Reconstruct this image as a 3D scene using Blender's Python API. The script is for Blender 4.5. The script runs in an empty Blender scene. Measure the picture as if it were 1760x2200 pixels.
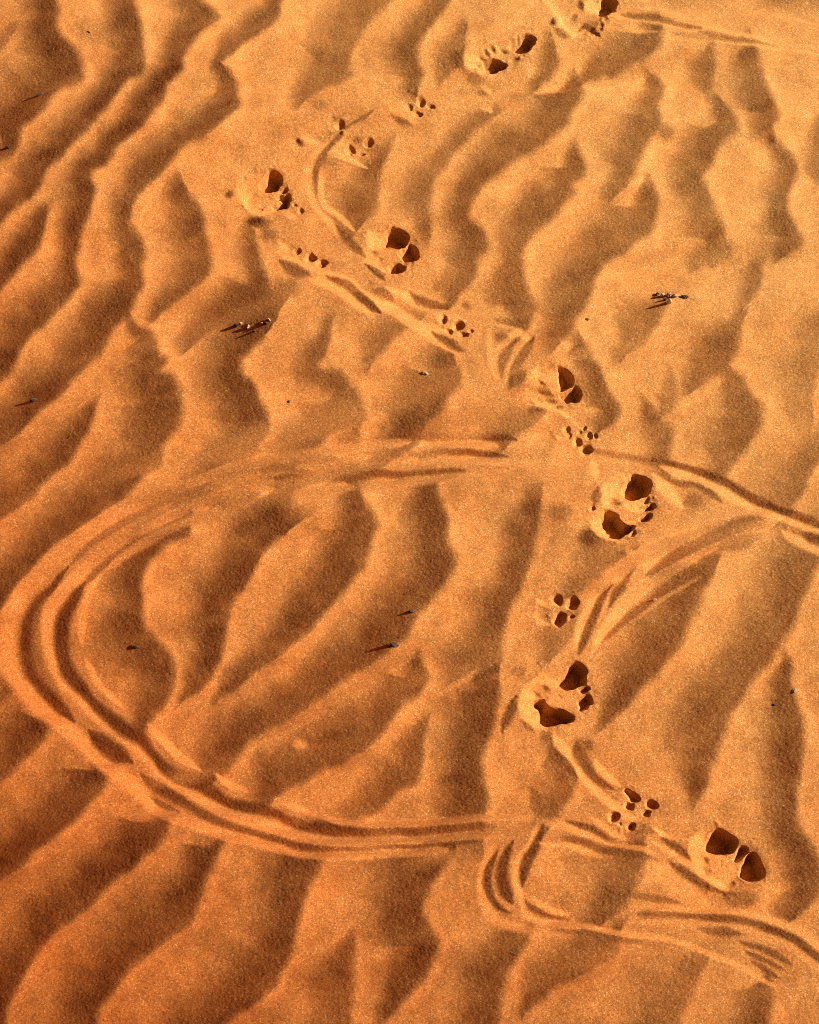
import bpy, math, random
import numpy as np
R = math.radians
rng = np.random.default_rng(7)
random.seed(5)

# ---------------------------------------------------------------- survey of the sand surface
# Plan of the sand as surveyed on a 1760 x 2200 sheet laid over the ground.
# RIPPLES: the crest of a ripple (sheet x, sheet y, breadth of the slope that falls away from the sun)
RIPPLES = [
(1, "108,-30,60 115,0,60 127,24,75 125,52,78 139,84,80 160,108,84 179,146,112 170,167,98 122,191,75 100,219,90 70,250,90 45,270,75 45,300,60 30,330,40 0,345,30 -40,365,20"),
(.6, "25,75,25 14,95,30 -10,120,25"),
(1, "285,-30,50 289,0,55 303,45,72 310,115,78 306,153,82 271,170,58 250,195,48 233,219,46 216,251,52 188,282,58 157,310,52 129,334,52 104,358,58 84,407,72 70,425,62 35,449,48 0,487,42 -40,520,40"),
(1, "415,-30,50 424,0,55 462,38,90 438,60,62 410,90,56 396,122,52 394,153,47 369,174,45 358,184,52 348,219,58 313,264,52 285,289,47 254,313,47 240,337,47 225,356,52 200,378,52 203,414,67 198,435,62 181,487,48 174,522,46 172,560,46 167,610,52 146,641,58 115,672,62 80,703,58 52,738,60 21,783,52 0,815,46 -40,860,40"),
(.9, "660,-40,30 614,0,34 600,38,44 563,66,46 532,90,44 508,108,42 490,125,35 470,140,20"),
(.9, "487,146,30 508,174,58 512,202,64 518,226,76 494,251,66 470,268,60 449,289,60 417,310,62 383,334,62 358,358,60 334,386,66 313,410,60 296,428,45 285,452,45 280,478,40 287,495,40 306,515,62 309,543,60 306,570,55 309,610,58 302,630,68 278,669,78 247,707,78 226,735,78 209,766,78 181,797,72 150,825,66 125,850,66 87,884,66 52,916,56 17,947,52 -10,965,50 -40,985,50"),
(.85, "410,415,50 430,455,80 440,490,72 450,520,76 456,550,82 449,575,76 440,590,66 410,620,56 383,645,46 348,679,28"),
(.8, "548,505,30 555,530,42 565,560,44 571,585,46 579,617,60 574,638,80 543,658,80 510,680,75 470,700,60 420,740,40"),
(1, "562,728,110 557,735,110 539,756,92 525,777,78 529,805,88 546,829,98 560,863,106 578,895,110 574,923,102 557,951,86 546,979,76 515,1003,70 480,1027,66 449,1062,64 417,1090,60 414,1125,40 404,1145,48 362,1167,64 323,1202,66 303,1247,66 306,1289,70 310,1324,95 317,1348,95 334,1369,100 362,1411,95 376,1445,90 369,1480,85 345,1518,72 327,1553,40 313,1577,20"),
(.9, "290,680,20 305,700,28 326,715,42 334,750,62 358,769,76 345,795,80 376,811,110 386,846,125 386,881,130 376,916,120 352,957,100 341,989,92 313,1017,82 289,1045,82 264,1069,82 237,1090,80 202,1115,80 174,1140,80 150,1160,76 115,1191,76 77,1230,76 35,1275,60 0,1310,44 -40,1340,40"),
(.9, "212,868,15 205,880,24 198,909,38 181,947,52 157,982,56 129,1010,56 97,1034,56 70,1058,52 35,1083,52 0,1110,46 -40,1140,40"),
(1, "112,440,10 104,456,28 94,498,48 87,526,56 73,547,55 45,575,48 21,606,42 0,625,38 -40,660,36"),
(.95, "600,1160,80 570,1184,82 546,1226,86 522,1261,86 501,1303,86 490,1337,80 485,1379,72 477,1411,62 459,1449,56 435,1473,40 400,1504,20"),
(.55, "886,703,45 858,724,50 823,752,46 806,780,32"),
(.75, "715,700,25 709,735,42 695,766,52 684,790,50 720,795,50 737,797,62 768,832,96 771,863,100 761,891,92 740,912,82 716,933,72 695,961,72 670,989,76 657,1020,72 636,1058,72 615,1093,72 598,1124,76 580,1163,82 565,1190,80"),
(.5, "775,871,20 782,905,36 778,940,46 773,978,50"),
(.85, "984,780,60 987,815,92 966,846,98 949,884,98 924,909,92 910,933,82 893,957,74 850,985,60"),
(.65, "1165,895,30 1150,909,42 1129,926,60 1102,947,55"),
(.95, "942,1044,50 949,1083,78 959,1124,80 963,1157,88 977,1184,98 983,1212,106 973,1233,100 956,1264,100 928,1289,92 903,1317,86 890,1345,96 869,1369,100 844,1386,96 810,1420,96 768,1449,92 733,1470,86 695,1494,82 660,1519,76 620,1545,78 583,1568,78 543,1595,86 501,1630,80 477,1661,50"),
(.95, "775,1050,40 790,1085,58 803,1129,100 796,1163,110 789,1209,110 768,1233,96 740,1268,86 716,1296,76 695,1324,76 664,1358,76 632,1390,70 600,1412,62 560,1440,46 536,1455,42 505,1480,36 470,1508,20"),
(.9, "905,1412,20 907,1425,40 917,1459,62 897,1491,76 869,1515,82 851,1539,86 827,1567,92 799,1592,100 768,1616,110 740,1637,110 695,1655,98 667,1668,98 643,1682,95 608,1703,86 590,1718,56"),
(.85, "922,1560,25 917,1580,40 907,1620,56 900,1650,60 889,1677,66 858,1694,72 837,1715,72 810,1735,64 760,1758,40"),
(.75, "1163,1080,40 1160,1100,55 1155,1140,72 1150,1167,70 1136,1219,66 1122,1261,60 1095,1306,75 1081,1345,85 1074,1383,92 1060,1415,90 1020,1440,70"),
(.95, "1072,1470,60 1070,1490,90 1068,1520,112 1060,1560,112 1049,1600,106 1043,1640,96 1040,1680,92 1042,1705,95 1040,1745,95"),
(.75, "1190,75,20 1195,95,34 1205,132,48 1188,163,42 1165,182,28"),
(.8, "1240,165,20 1247,181,52 1254,198,88 1237,240,100 1226,271,96 1195,289,86 1160,312,74 1137,330,72 1102,348,72 1064,376,66 1032,410,56 1015,445,56 1018,470,62 1043,497,80 1043,532,76 1032,574,72 1020,603,64 994,627,50 970,655,28"),
(.6, "1060,257,30 1018,289,42 980,330,38 962,358,42 938,383,46 928,410,56 928,440,56 935,465,50 930,500,30"),
(.7, "850,300,15 838,325,28 830,352,38 820,379,52 817,417,82 810,452,86 790,475,70"),
(.6, "850,-30,60 837,0,62 820,21,68 792,49,76 775,77,82 757,108,92 750,139,100 750,165,92 700,190,62 660,215,36"),
(.75, "980,-30,30 966,0,38 945,28,48 924,59,52 910,84,56 900,108,62 896,136,62 905,160,60 900,185,36"),
(.6, "1005,75,30 995,118,56 975,150,50 965,165,26"),
(.75, "1424,66,40 1424,73,70 1417,94,85 1400,115,82 1369,136,76 1327,157,66 1289,170,50 1258,185,26"),
(.7, "1400,150,20 1410,160,42 1426,188,56 1421,219,62 1424,240,66 1417,268,72 1400,292,76 1383,320,76 1372,348,72 1365,376,66 1337,410,40"),
(.75, "1235,305,10 1240,320,28 1257,348,58 1254,376,72 1233,397,80 1237,417,86 1202,452,92 1174,477,80 1150,497,72 1137,515,68 1126,543,66 1125,592,68 1140,627,86 1151,658,96 1140,686,70 1130,703,40"),
(.75, "1560,225,36 1578,243,52 1590,275,72 1560,299,76 1539,323,82 1525,351,82 1508,375,66 1515,400,76 1532,438,76 1546,470,82 1564,501,86 1574,525,88 1560,550,80 1530,565,46"),
(.6, "1540,95,20 1539,115,42 1536,146,56 1529,174,50 1522,209,12"),
(.7, "1620,80,25 1626,97,48 1637,139,52 1650,188,66 1661,216,76 1675,247,80 1660,268,50 1668,289,36 1696,320,46 1710,348,52 1710,376,52 1696,403,46 1696,445,56 1710,480,66 1727,504,66 1731,522,60 1700,545,36"),
(.6, "1765,260,20 1768,290,32 1775,330,42 1768,380,34 1755,405,15"),
(.75, "1398,385,15 1404,404,36 1419,435,76 1414,470,96 1397,501,100 1365,522,92 1341,543,88 1299,568,82 1278,592,76 1271,620,86 1257,655,90 1237,686,80 1233,707,70 1215,730,50"),
(.8, "1255,728,25 1264,742,46 1289,777,52 1299,815,56 1313,846,62 1327,871,66 1323,902,60 1299,919,36"),
(.6, "1440,655,30 1431,669,52 1417,693,72 1400,714,76 1383,742,72 1355,763,36"),
(.65, "1600,690,30 1595,707,60 1588,735,82 1574,763,86 1553,787,86 1529,808,70 1501,829,36"),
(.5, "1445,800,15 1449,815,26 1456,843,46 1449,874,50 1431,892,26"),
(.65, "1380,850,15 1395,866,28 1424,902,52 1442,926,62 1445,951,52 1440,990,46"),
(.7, "1575,790,30 1584,800,42 1616,846,86 1640,871,100 1637,905,112 1623,933,106 1602,964,92 1578,992,80 1560,1017,56"),
(.6, "1760,990,60 1735,1035,62 1725,1060,68 1710,1075,72 1703,1095,56"),
(.4, "1770,720,60 1765,760,66 1760,800,76 1752,860,66"),
(.45, "1648,565,20 1640,580,34 1632,605,48 1612,640,34"),
(.3, "1690,545,60 1640,560,70 1600,568,60"),
(.85, "1532,1228,40 1525,1240,62 1511,1275,92 1497,1306,102 1477,1351,102 1456,1393,98 1435,1421,92 1410,1449,86 1383,1480,86 1355,1511,76 1323,1536,50 1295,1560,20"),
(.75, "1780,1180,90 1751,1236,96 1724,1289,102 1713,1334,96 1692,1376,102 1665,1411,98 1637,1445,96 1609,1477,92 1585,1511,96 1567,1540,102 1551,1580,116 1540,1607,112 1529,1652,72 1511,1697,56 1500,1720,22"),
(.85, "1698,1410,15 1703,1428,32 1706,1480,56 1717,1522,76 1729,1567,92 1731,1602,96 1726,1640,88 1720,1663,82 1710,1711,72 1717,1767,62 1744,1823,72 1762,1855,90 1768,1900,100 1745,1940,80 1715,1965,46"),
(.5, "1365,1170,20 1355,1184,50 1310,1210,72 1275,1250,72 1240,1280,46"),
(.5, "1248,1335,30 1240,1345,60 1225,1375,70 1205,1400,50"),
(.7, "1180,1590,20 1205,1605,60 1238,1660,70 1228,1700,70 1190,1760,50"),
(.9, "120,1545,25 118,1560,60 104,1581,80 73,1612,82 45,1637,82 17,1664,72 -10,1690,60 -40,1720,50"),
(.7, "22,1420,15 28,1435,28 30,1480,42 15,1500,30 -20,1530,20"),
(1, "222,1615,15 232,1640,40 240,1670,66 216,1697,82 188,1729,82 153,1767,82 122,1791,82 87,1823,82 52,1851,72 21,1875,62 0,1890,56 -40,1920,56"),
(1, "345,1725,20 365,1760,62 348,1802,82 323,1823,86 296,1851,86 275,1875,86 237,1899,82 209,1934,82 184,1958,82 146,1983,86 118,2004,86 87,2038,76 63,2080,66 42,2115,60 21,2157,52 10,2200,46 0,2240,46"),
(1, "470,1785,25 484,1800,55 466,1840,66 449,1878,66 431,1920,76 414,1962,86 386,1993,96 365,2014,100 327,2038,96 289,2073,92 264,2101,86 240,2132,86 216,2164,80 202,2200,76 190,2240,76"),
(.95, "702,1832,60 695,1840,88 667,1896,96 653,1934,92 643,1983,86 632,2028,82 618,2073,92 594,2108,110 557,2143,110 522,2171,100 487,2200,92 440,2240,90"),
(.75, "757,2005,15 757,2018,28 754,2063,56 757,2115,86 757,2143,86 754,2174,80 750,2240,80"),
(.95, "968,1832,60 963,1840,88 931,1892,116 917,1927,120 907,1958,110 928,2000,110 942,2028,92 931,2059,76 914,2094,66 893,2118,60 858,2157,46 837,2178,36 820,2200,20"),
(.8, "1145,2000,20 1137,2018,48 1116,2059,72 1095,2094,96 1081,2129,100 1074,2164,92 1060,2240,80"),
(.65, "1388,1815,40 1386,1830,90 1383,1871,100 1369,1899,100 1355,1927,96 1334,1955,80 1306,1976,50"),
(.75, "1338,2005,30 1330,2020,80 1313,2056,92 1275,2077,82 1240,2098,76 1195,2122,72 1165,2150,52 1140,2175,24"),
(.5, "1515,2068,30 1505,2085,62 1494,2122,100 1480,2157,110 1456,2240,110"),
(.75, "1650,2085,15 1660,2100,44 1665,2129,86 1660,2160,86 1644,2240,76"),
]
# GROOVES AND WELTS: sheet tone of a narrow sand ridge or groove flank (0 turned from the sun, 1 turned to it)
# (tone, strength, polyline with breadth)
FLANKS = [
# ground flattened under the returning arc of the loop
(.50,.45,"250,1150,70 340,1100,80 440,1060,80 560,1025,84 700,1005,90 820,992,90 940,985,96 1080,985,80"),
(.45,.35,"150,1230,90 90,1310,110 80,1400,110 130,1490,100 250,1600,90 380,1700,84 560,1775,80 760,1800,70 960,1795,70"),
# long looping track, lower left
(.72,.9,"880,950,14 800,958,14 700,970,14 600,985,16 500,1005,18 400,1045,20 330,1070,22 250,1101,24 195,1139,26 150,1170,28 111,1202,28 77,1240,28 45,1278,30 24,1317,32 14,1358,34 14,1407,36 24,1445,36 52,1484,36 87,1522,34 129,1553,32 167,1588,30 198,1619,28 237,1654,28 261,1672,30 296,1701,26 330,1732,22 369,1753,20 400,1764,20 438,1777,20 480,1791,20 529,1802,20 563,1812,20 632,1830,18 719,1837,18 823,1836,18 893,1830,16 963,1823,12"),
(0.02,.95,"146,1219,8 115,1261,14 84,1296,20 64,1337,26 57,1379,28 63,1421,28 77,1456,26 101,1490,24 132,1522,22 160,1553,12"),
(.3,.7,"100,1290,16 82,1330,20 78,1379,24 84,1421,24 100,1456,20 125,1490,16"),
(0.0,.95,"190,1570,10 205,1585,24 226,1602,32 255,1620,34 282,1637,20"),
(.1,.85,"300,1662,12 330,1687,20 376,1711,26 414,1732,20 452,1757,18 487,1770,16 518,1781,14 600,1805,14 632,1816,18 684,1823,20 747,1823,14 823,1819,14 893,1816,14 963,1809,14 1015,1805,12"),
(0.0,.6,"640,1817,14 684,1823,16"),
(0.0,.6,"340,1693,14 405,1727,18"),
(.72,.85,"290,1152,14 264,1163,16 216,1200,18 174,1233,22 146,1264,24 122,1296,26 104,1330,26 103,1369,26 108,1404,26 122,1442,26 143,1473,26 174,1501,24 209,1536,24 240,1560,24 278,1588,26 313,1619,30 341,1647,32 369,1671,26 400,1695,22 430,1716,24 487,1746,22 543,1767,22 580,1777,22 650,1798,20 719,1809,18 823,1809,14 893,1805,14 963,1798,14 1032,1795,14 1081,1795,12"),
(0.0,.95,"184,1254,12 157,1289,20 139,1330,26 132,1376,28 137,1417,28 150,1449,30 174,1477,24 195,1504,16 226,1532,22 264,1563,28 303,1588,24 327,1619,16 355,1647,20 390,1671,24 417,1680,28 445,1694,26 487,1722,20 522,1732,22 557,1739,22 600,1753,16 615,1763,16 667,1774,22 709,1783,26 743,1784,22 789,1788,14 858,1784,16 928,1783,20 997,1777,16 1067,1777,10"),
(.72,.8,"225,1225,8 209,1243,12 184,1296,14 177,1341,16 178,1383,12"),
(.75,.8,"185,1415,8 195,1435,12 209,1466,14 243,1498,12 271,1522,8"),
(.9,.9,"320,1558,8 328,1565,14 348,1588,14 376,1619,14 410,1640,12 431,1654,8"),
(.9,.9,"466,1664,8 497,1687,12 532,1701,8"),
(.8,.8,"594,1715,8 632,1732,12 677,1750,8"),
(.66,.8,"761,1767,10 823,1770,12 893,1770,12 963,1763,12 1032,1758,12 1084,1760,8"),
(.15,.8,"323,1715,8 355,1732,12 386,1746,8"),
(.7,.8,"700,1760,8 740,1765,12 770,1766,8"),
# its upper return across the middle
(0.86,.92,"886,966,12 914,961,18 980,954,18 1032,954,18 1067,958,12"),
(0.07,.92,"900,946,10 921,944,14 980,940,14 1032,938,14 1074,940,12 1110,945,10"),
(0.07,.92,"880,978,10 928,975,14 980,973,14 1040,975,12 1090,980,8"),
(0.74,.92,"860,994,8 928,989,12 998,989,12 1067,992,12 1160,992,10"),
(0.12,.92,"700,1040,10 754,1027,14 806,1017,16 862,1021,12 910,1017,12 963,1013,10 1000,1010,8"),
(0.84,.92,"840,1044,8 869,1037,14 910,1031,14 963,1027,12 1032,1020,10"),
(0.74,.92,"640,1003,14 719,989,16 796,978,12"),
(0.72,.92,"640,1060,20 700,1052,20 760,1046,14"),
(0.72,.92,"430,1112,14 449,1104,18 494,1083,18 543,1062,16 590,1050,12"),
(0.76,.92,"440,1050,14 494,1034,20 557,1013,18"),
(0.12,.92,"440,1100,8 470,1090,10 522,1076,10 560,1060,8"),
(0.12,.92,"420,1060,8 480,1046,10 550,1032,10 640,1020,8"),
(.22,.65,"150,1214,10 200,1168,14 270,1122,14 350,1078,14 440,1042,14 540,1014,14 640,996,12 720,982,8"),
(.20,.65,"182,1258,12 215,1222,16 260,1188,16 310,1158,16 370,1128,14 440,1098,10"),
(.68,.65,"222,1230,10 280,1186,16 340,1150,16 400,1122,14 470,1095,12"),
(.66,.65,"290,1152,14 350,1118,16 420,1084,16 500,1055,14 590,1030,12"),
(.25,.65,"600,1056,8 680,1030,12 740,1014,12 800,1000,10"),
(.30,.7,"1500,66,8 1560,72,11 1640,86,11 1770,97,9"),
(.90,.7,"1640,84,6 1700,92,9 1775,97,8"),
# small hook, lower middle
(.7,.85,"1060,1815,10 1053,1830,14 1039,1864,14 1032,1913,16 1043,1948,16 1067,1976,16 1102,1992,14 1150,2000,10"),
(.05,.9,"1070,1825,8 1064,1837,11 1050,1871,14 1046,1906,15 1057,1934,12 1078,1955,9 1099,1962,7"),
(.6,.7,"1071,1857,8 1064,1892,9 1067,1924,9 1088,1945,8"),
(.02,.9,"1102,1806,10 1093,1826,16 1081,1864,22 1081,1903,26 1093,1928,24 1103,1940,10"),
(.78,.9,"1160,1755,9 1158,1764,11 1144,1809,12 1119,1844,12 1109,1878,12 1109,1903,12 1119,1928,13 1130,1950,12"),
(.0,.9,"1168,1772,8 1165,1781,11 1151,1816,16 1133,1851,19 1125,1878,16 1122,1908,9"),
(.1,.85,"1130,1935,9 1140,1948,11 1160,1960,11 1190,1972,9 1225,1977,6"),
(.75,.8,"1120,1945,8 1137,1972,10 1180,1985,10 1240,1990,8"),
(.85,.8,"1145,1925,8 1160,1942,12 1190,1958,12 1222,1966,8"),
# tracks to the lower right corner
(.78,.8,"1160,1979,8 1212,1990,10 1264,1993,10 1334,2005,10 1404,2014,10 1456,2024,9 1508,2042,9 1543,2056,9 1595,2080,9 1630,2101,9 1665,2118,8"),
(.2,.6,"1180,1998,8 1264,2006,10 1334,2018,10 1404,2028,8"),
(.75,.85,"1350,1960,8 1369,1955,14 1438,1951,16 1490,1962,14 1560,1962,14 1595,1965,16 1647,1976,18 1699,1993,20 1734,2011,20 1780,2043,20"),
(.05,.85,"1370,1968,8 1383,1965,10 1438,1964,10 1490,1969,10 1543,1974,16 1595,1979,16 1647,1993,16 1699,2014,16 1734,2038,16 1780,2076,14"),
(.68,.75,"1375,1983,12 1438,1983,14 1508,1990,14 1595,1993,14 1647,2010,14 1692,2031,14 1724,2052,14 1780,2100,14"),
(.1,.8,"1500,1996,8 1525,1999,16 1560,2002,18 1590,2005,12"),
(.1,.75,"1590,2022,6 1605,2028,12 1647,2042,14 1689,2065,12 1702,2075,6"),
(.1,.75,"1600,2044,5 1609,2049,10 1647,2063,12 1682,2083,10"),
(.1,.75,"1610,2063,5 1620,2068,10 1660,2092,10 1680,2104,5"),
(.62,.5,"1600,2036,5 1647,2053,6 1690,2076,6"),
(.2,.7,"1340,1925,8 1400,1928,12 1460,1938,10"),
# from the seventh print down to the last one
(.85,.9,"1190,1575,10 1195,1590,18 1226,1628,20 1247,1659,20 1271,1687,18 1296,1715,16 1327,1739,16 1358,1760,12 1404,1781,10 1449,1802,8"),
(.1,.85,"1192,1608,8 1198,1621,12 1223,1649,14 1240,1673,10"),
(.1,.85,"1238,1595,14 1242,1615,26 1262,1650,20 1290,1680,18 1320,1697,12"),
(.88,.8,"1278,1630,8 1285,1645,16 1310,1673,16 1334,1690,10"),
(.75,.85,"1160,1764,14 1181,1767,16 1216,1773,18 1250,1790,18 1292,1807,18 1327,1818,16 1369,1821,16 1404,1832,12"),
(.08,.85,"1216,1764,8 1257,1777,11 1289,1791,14 1316,1804,12 1351,1809,9 1390,1816,10"),
(.85,.7,"1268,1758,8 1278,1764,12 1310,1788,14 1344,1802,10"),
(.12,.8,"1200,1800,8 1212,1802,12 1247,1809,14 1292,1823,14 1334,1830,16 1383,1840,16 1410,1846,8"),
(.78,.75,"1160,1812,8 1181,1816,10 1216,1814,10 1257,1830,12 1292,1840,8"),
(.15,.75,"1365,1770,12 1388,1780,22 1410,1790,12"),
(.82,.85,"1407,1809,8 1438,1826,12 1473,1851,12 1494,1871,12 1520,1888,10"),
(.1,.85,"1422,1800,6 1431,1805,12 1466,1830,14 1488,1849,8"),
(.1,.8,"1440,1850,8 1455,1862,16 1490,1885,18 1520,1905,18 1545,1918,12"),
(.78,.6,"1405,1850,20 1450,1900,36 1500,1935,30 1525,1948,14"),
(.2,.7,"1140,1690,14 1150,1710,22 1160,1760,26"),
# forked track on the right
(.82,.85,"1236,1395,10 1240,1386,14 1245,1344,16 1264,1310,18 1285,1275,18 1310,1244,18 1341,1212,18 1369,1191,16 1400,1170,12"),
(.1,.9,"1244,1410,8 1247,1400,14 1257,1365,16 1275,1324,16 1296,1282,12 1317,1254,8"),
(.72,.7,"1285,1335,5 1292,1324,7 1317,1268,6"),
(.15,.85,"1310,1305,8 1318,1288,14 1330,1270,18 1340,1252,12 1352,1234,7 1366,1217,6"),
(.85,.85,"1275,1400,12 1285,1372,18 1317,1330,20 1348,1289,24 1383,1257,22 1424,1230,18 1473,1202,16 1525,1174,16 1578,1150,14 1630,1132,12 1675,1115,10"),
(.12,.85,"1388,1235,6 1400,1227,12 1431,1207,18 1473,1181,24 1508,1167,22 1560,1143,26 1605,1122,24 1657,1115,12"),
(.15,.8,"1292,1378,6 1299,1372,9 1327,1348,11 1355,1324,16 1390,1296,16 1424,1268,18 1473,1233,22 1522,1212,18"),
(.2,.7,"1540,1184,10 1553,1178,18 1590,1165,22 1635,1150,16"),
(.68,.6,"1355,1337,6 1404,1299,7 1456,1264,7 1508,1237,6"),
(.82,.6,"1345,1180,20 1385,1205,30 1420,1185,24"),
(.05,.95,"1425,990,6 1438,996,10 1483,1006,12 1536,1024,15 1578,1048,17 1612,1069,17 1647,1083,18 1668,1093,15 1717,1110,17 1790,1136,17"),
(.8,.85,"1420,1003,10 1428,1006,14 1473,1024,14 1525,1041,16 1578,1069,16 1612,1090,14 1654,1104,14 1717,1128,12 1790,1154,12"),
(.15,.8,"1425,1026,6 1456,1038,10 1490,1041,11 1525,1058,12 1552,1078,8"),
(.88,.8,"1405,1020,12 1418,1036,20 1442,1064,22 1466,1092,16"),
(.82,.8,"1680,1140,10 1692,1150,16 1724,1167,18 1790,1200,16"),
(.1,.8,"1725,1148,10 1740,1154,20 1790,1172,20"),
(.2,.6,"1250,962,8 1320,975,10 1380,985,10 1430,990,8"),
(.7,.5,"1300,985,8 1360,1000,10 1410,1008,8"),
# top right scratches
(.86,.75,"1300,30,6 1369,38,9 1438,50,9 1490,57,9 1543,63,9 1605,73,9 1660,84,8"),
(.2,.75,"1335,30,6 1360,33,10 1404,38,11 1456,49,8 1508,57,7"),
(.8,.6,"1300,57,6 1369,64,8 1412,67,6"),
(.86,.7,"1510,82,5 1578,86,8 1626,93,8 1703,104,6 1770,112,6"),
(.84,.6,"1665,33,6 1737,45,6 1775,50,6"),
(.25,.4,"1440,70,8 1520,76,10 1620,84,8"),
(.84,.5,"1380,18,10 1430,24,12 1480,38,8"),
# winding groove, upper middle
(.2,.85,"800,236,6 789,243,9 754,271,14 726,299,18 702,324,18 684,351,20 676,379,22 681,410,20 695,442,16 719,470,10"),
(.78,.75,"745,265,6 719,285,9 688,320,12 667,348,15 663,383,15 670,417,14 684,449,13 709,483,12 737,511,11 768,539,11 789,557,10"),
(.8,.7,"796,250,8 754,278,9 730,306,8"),
(.85,.75,"692,360,8 691,376,11 690,417,12 705,449,13 730,466,11 761,494,9"),
(.12,.85,"722,484,8 732,496,16 754,522,16 775,541,13 785,552,6"),
(.3,.5,"693,303,8 720,282,12 735,275,8"),
# two grooves running down to the middle
(.9,.9,"595,540,6 601,545,8 640,562,9 683,581,9 712,592,13 747,606,15 778,634,16 810,651,16 844,665,18 876,686,20 904,707,18 930,724,16 960,742,12 985,756,8"),
(.02,.95,"700,592,6 712,599,12 747,613,13 768,634,15 792,655,16 817,672,12"),
(.82,.8,"665,597,10 672,601,14 709,613,14 747,641,14 775,662,13 803,679,10"),
(.2,.75,"795,605,10 808,618,22 830,634,20 845,645,10"),
(.85,.85,"830,616,8 858,630,14 893,648,14 928,665,14 963,679,13 998,690,10"),
(.12,.85,"882,628,7 892,636,13 914,648,18 949,660,14 958,664,6"),
(.7,.6,"862,614,6 910,633,8 956,648,7"),
(.9,.85,"915,696,6 921,700,9 952,714,9 990,730,7"),
(.15,.8,"930,714,6 938,720,11 958,731,14 982,745,14 1000,752,6"),
# little loop beside the fifth print
(.75,.75,"1047,705,8 1048,718,11 1053,749,11 1060,784,11 1064,818,8"),
(.82,.85,"1067,752,9 1085,735,12 1109,714,13 1126,721,13 1130,735,13 1116,763,13 1099,791,12 1088,820,9"),
(.7,.7,"1066,752,8 1067,784,9 1071,818,7"),
(.15,.8,"1110,730,8 1099,742,13 1081,777,15 1077,810,10"),
(.05,.9,"1147,722,8 1143,730,13 1123,763,15 1106,794,14 1097,822,10"),
(.2,.7,"1064,718,8 1072,724,20 1090,724,10"),
(.75,.6,"1060,697,6 1085,701,8 1119,709,6"),
(.2,.6,"1060,685,8 1090,690,12 1120,700,8"),
]
# single hummocks and hollows: tone, strength, x, y, rx, ry
MOUNDS = [
(.2,.6,1490,1080,22,24),(.2,.7,1258,1600,22,16),(.15,.8,1178,1582,22,12),(.1,.8,1114,1437,14,12),(.1,.7,1148,886,18,12),(.1,.8,1262,1158,20,22),
(.25,.6,1360,1168,14,12),(.15,.7,1331,1180,11,8),(.88,.6,1422,1042,14,16),(0,.9,555,476,25,15),(.2,.7,574,502,20,18),(.2,.7,840,606,12,7),(.1,.8,1189,41,10,9),
(.2,.7,1041,197,15,9),(.3,.5,1180,1368,26,20),(.25,.5,715,348,26,10),(0,.9,640,307,9,9),(.1,.9,491,416,10,10),(.25,.5,684,223,20,18),(.25,.6,998,661,12,10),
(.05,.8,1030,1465,20,14),(.05,.7,1655,297,12,12),(0,.75,1573,1929,24,13),(.1,.6,1603,1932,28,20),(.25,.5,1200,1100,30,20),(.8,.5,1360,180,30,26),(.8,.5,1710,230,24,40),
(.3,.5,940,615,16,16),(.82,.6,640,1600,20,14),(.75,.5,1180,1850,40,50),(.3,.4,700,655,10,8),(.3,.4,1490,560,50,20),
(.2,.5,1430,280,18,30),(.3,.5,1620,590,24,36),(.8,.5,1560,1260,30,50),(.75,.5,1100,1590,10,30),(.75,.5,1085,1690,26,30),(.78,.4,1050,560,30,30),
]
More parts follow.
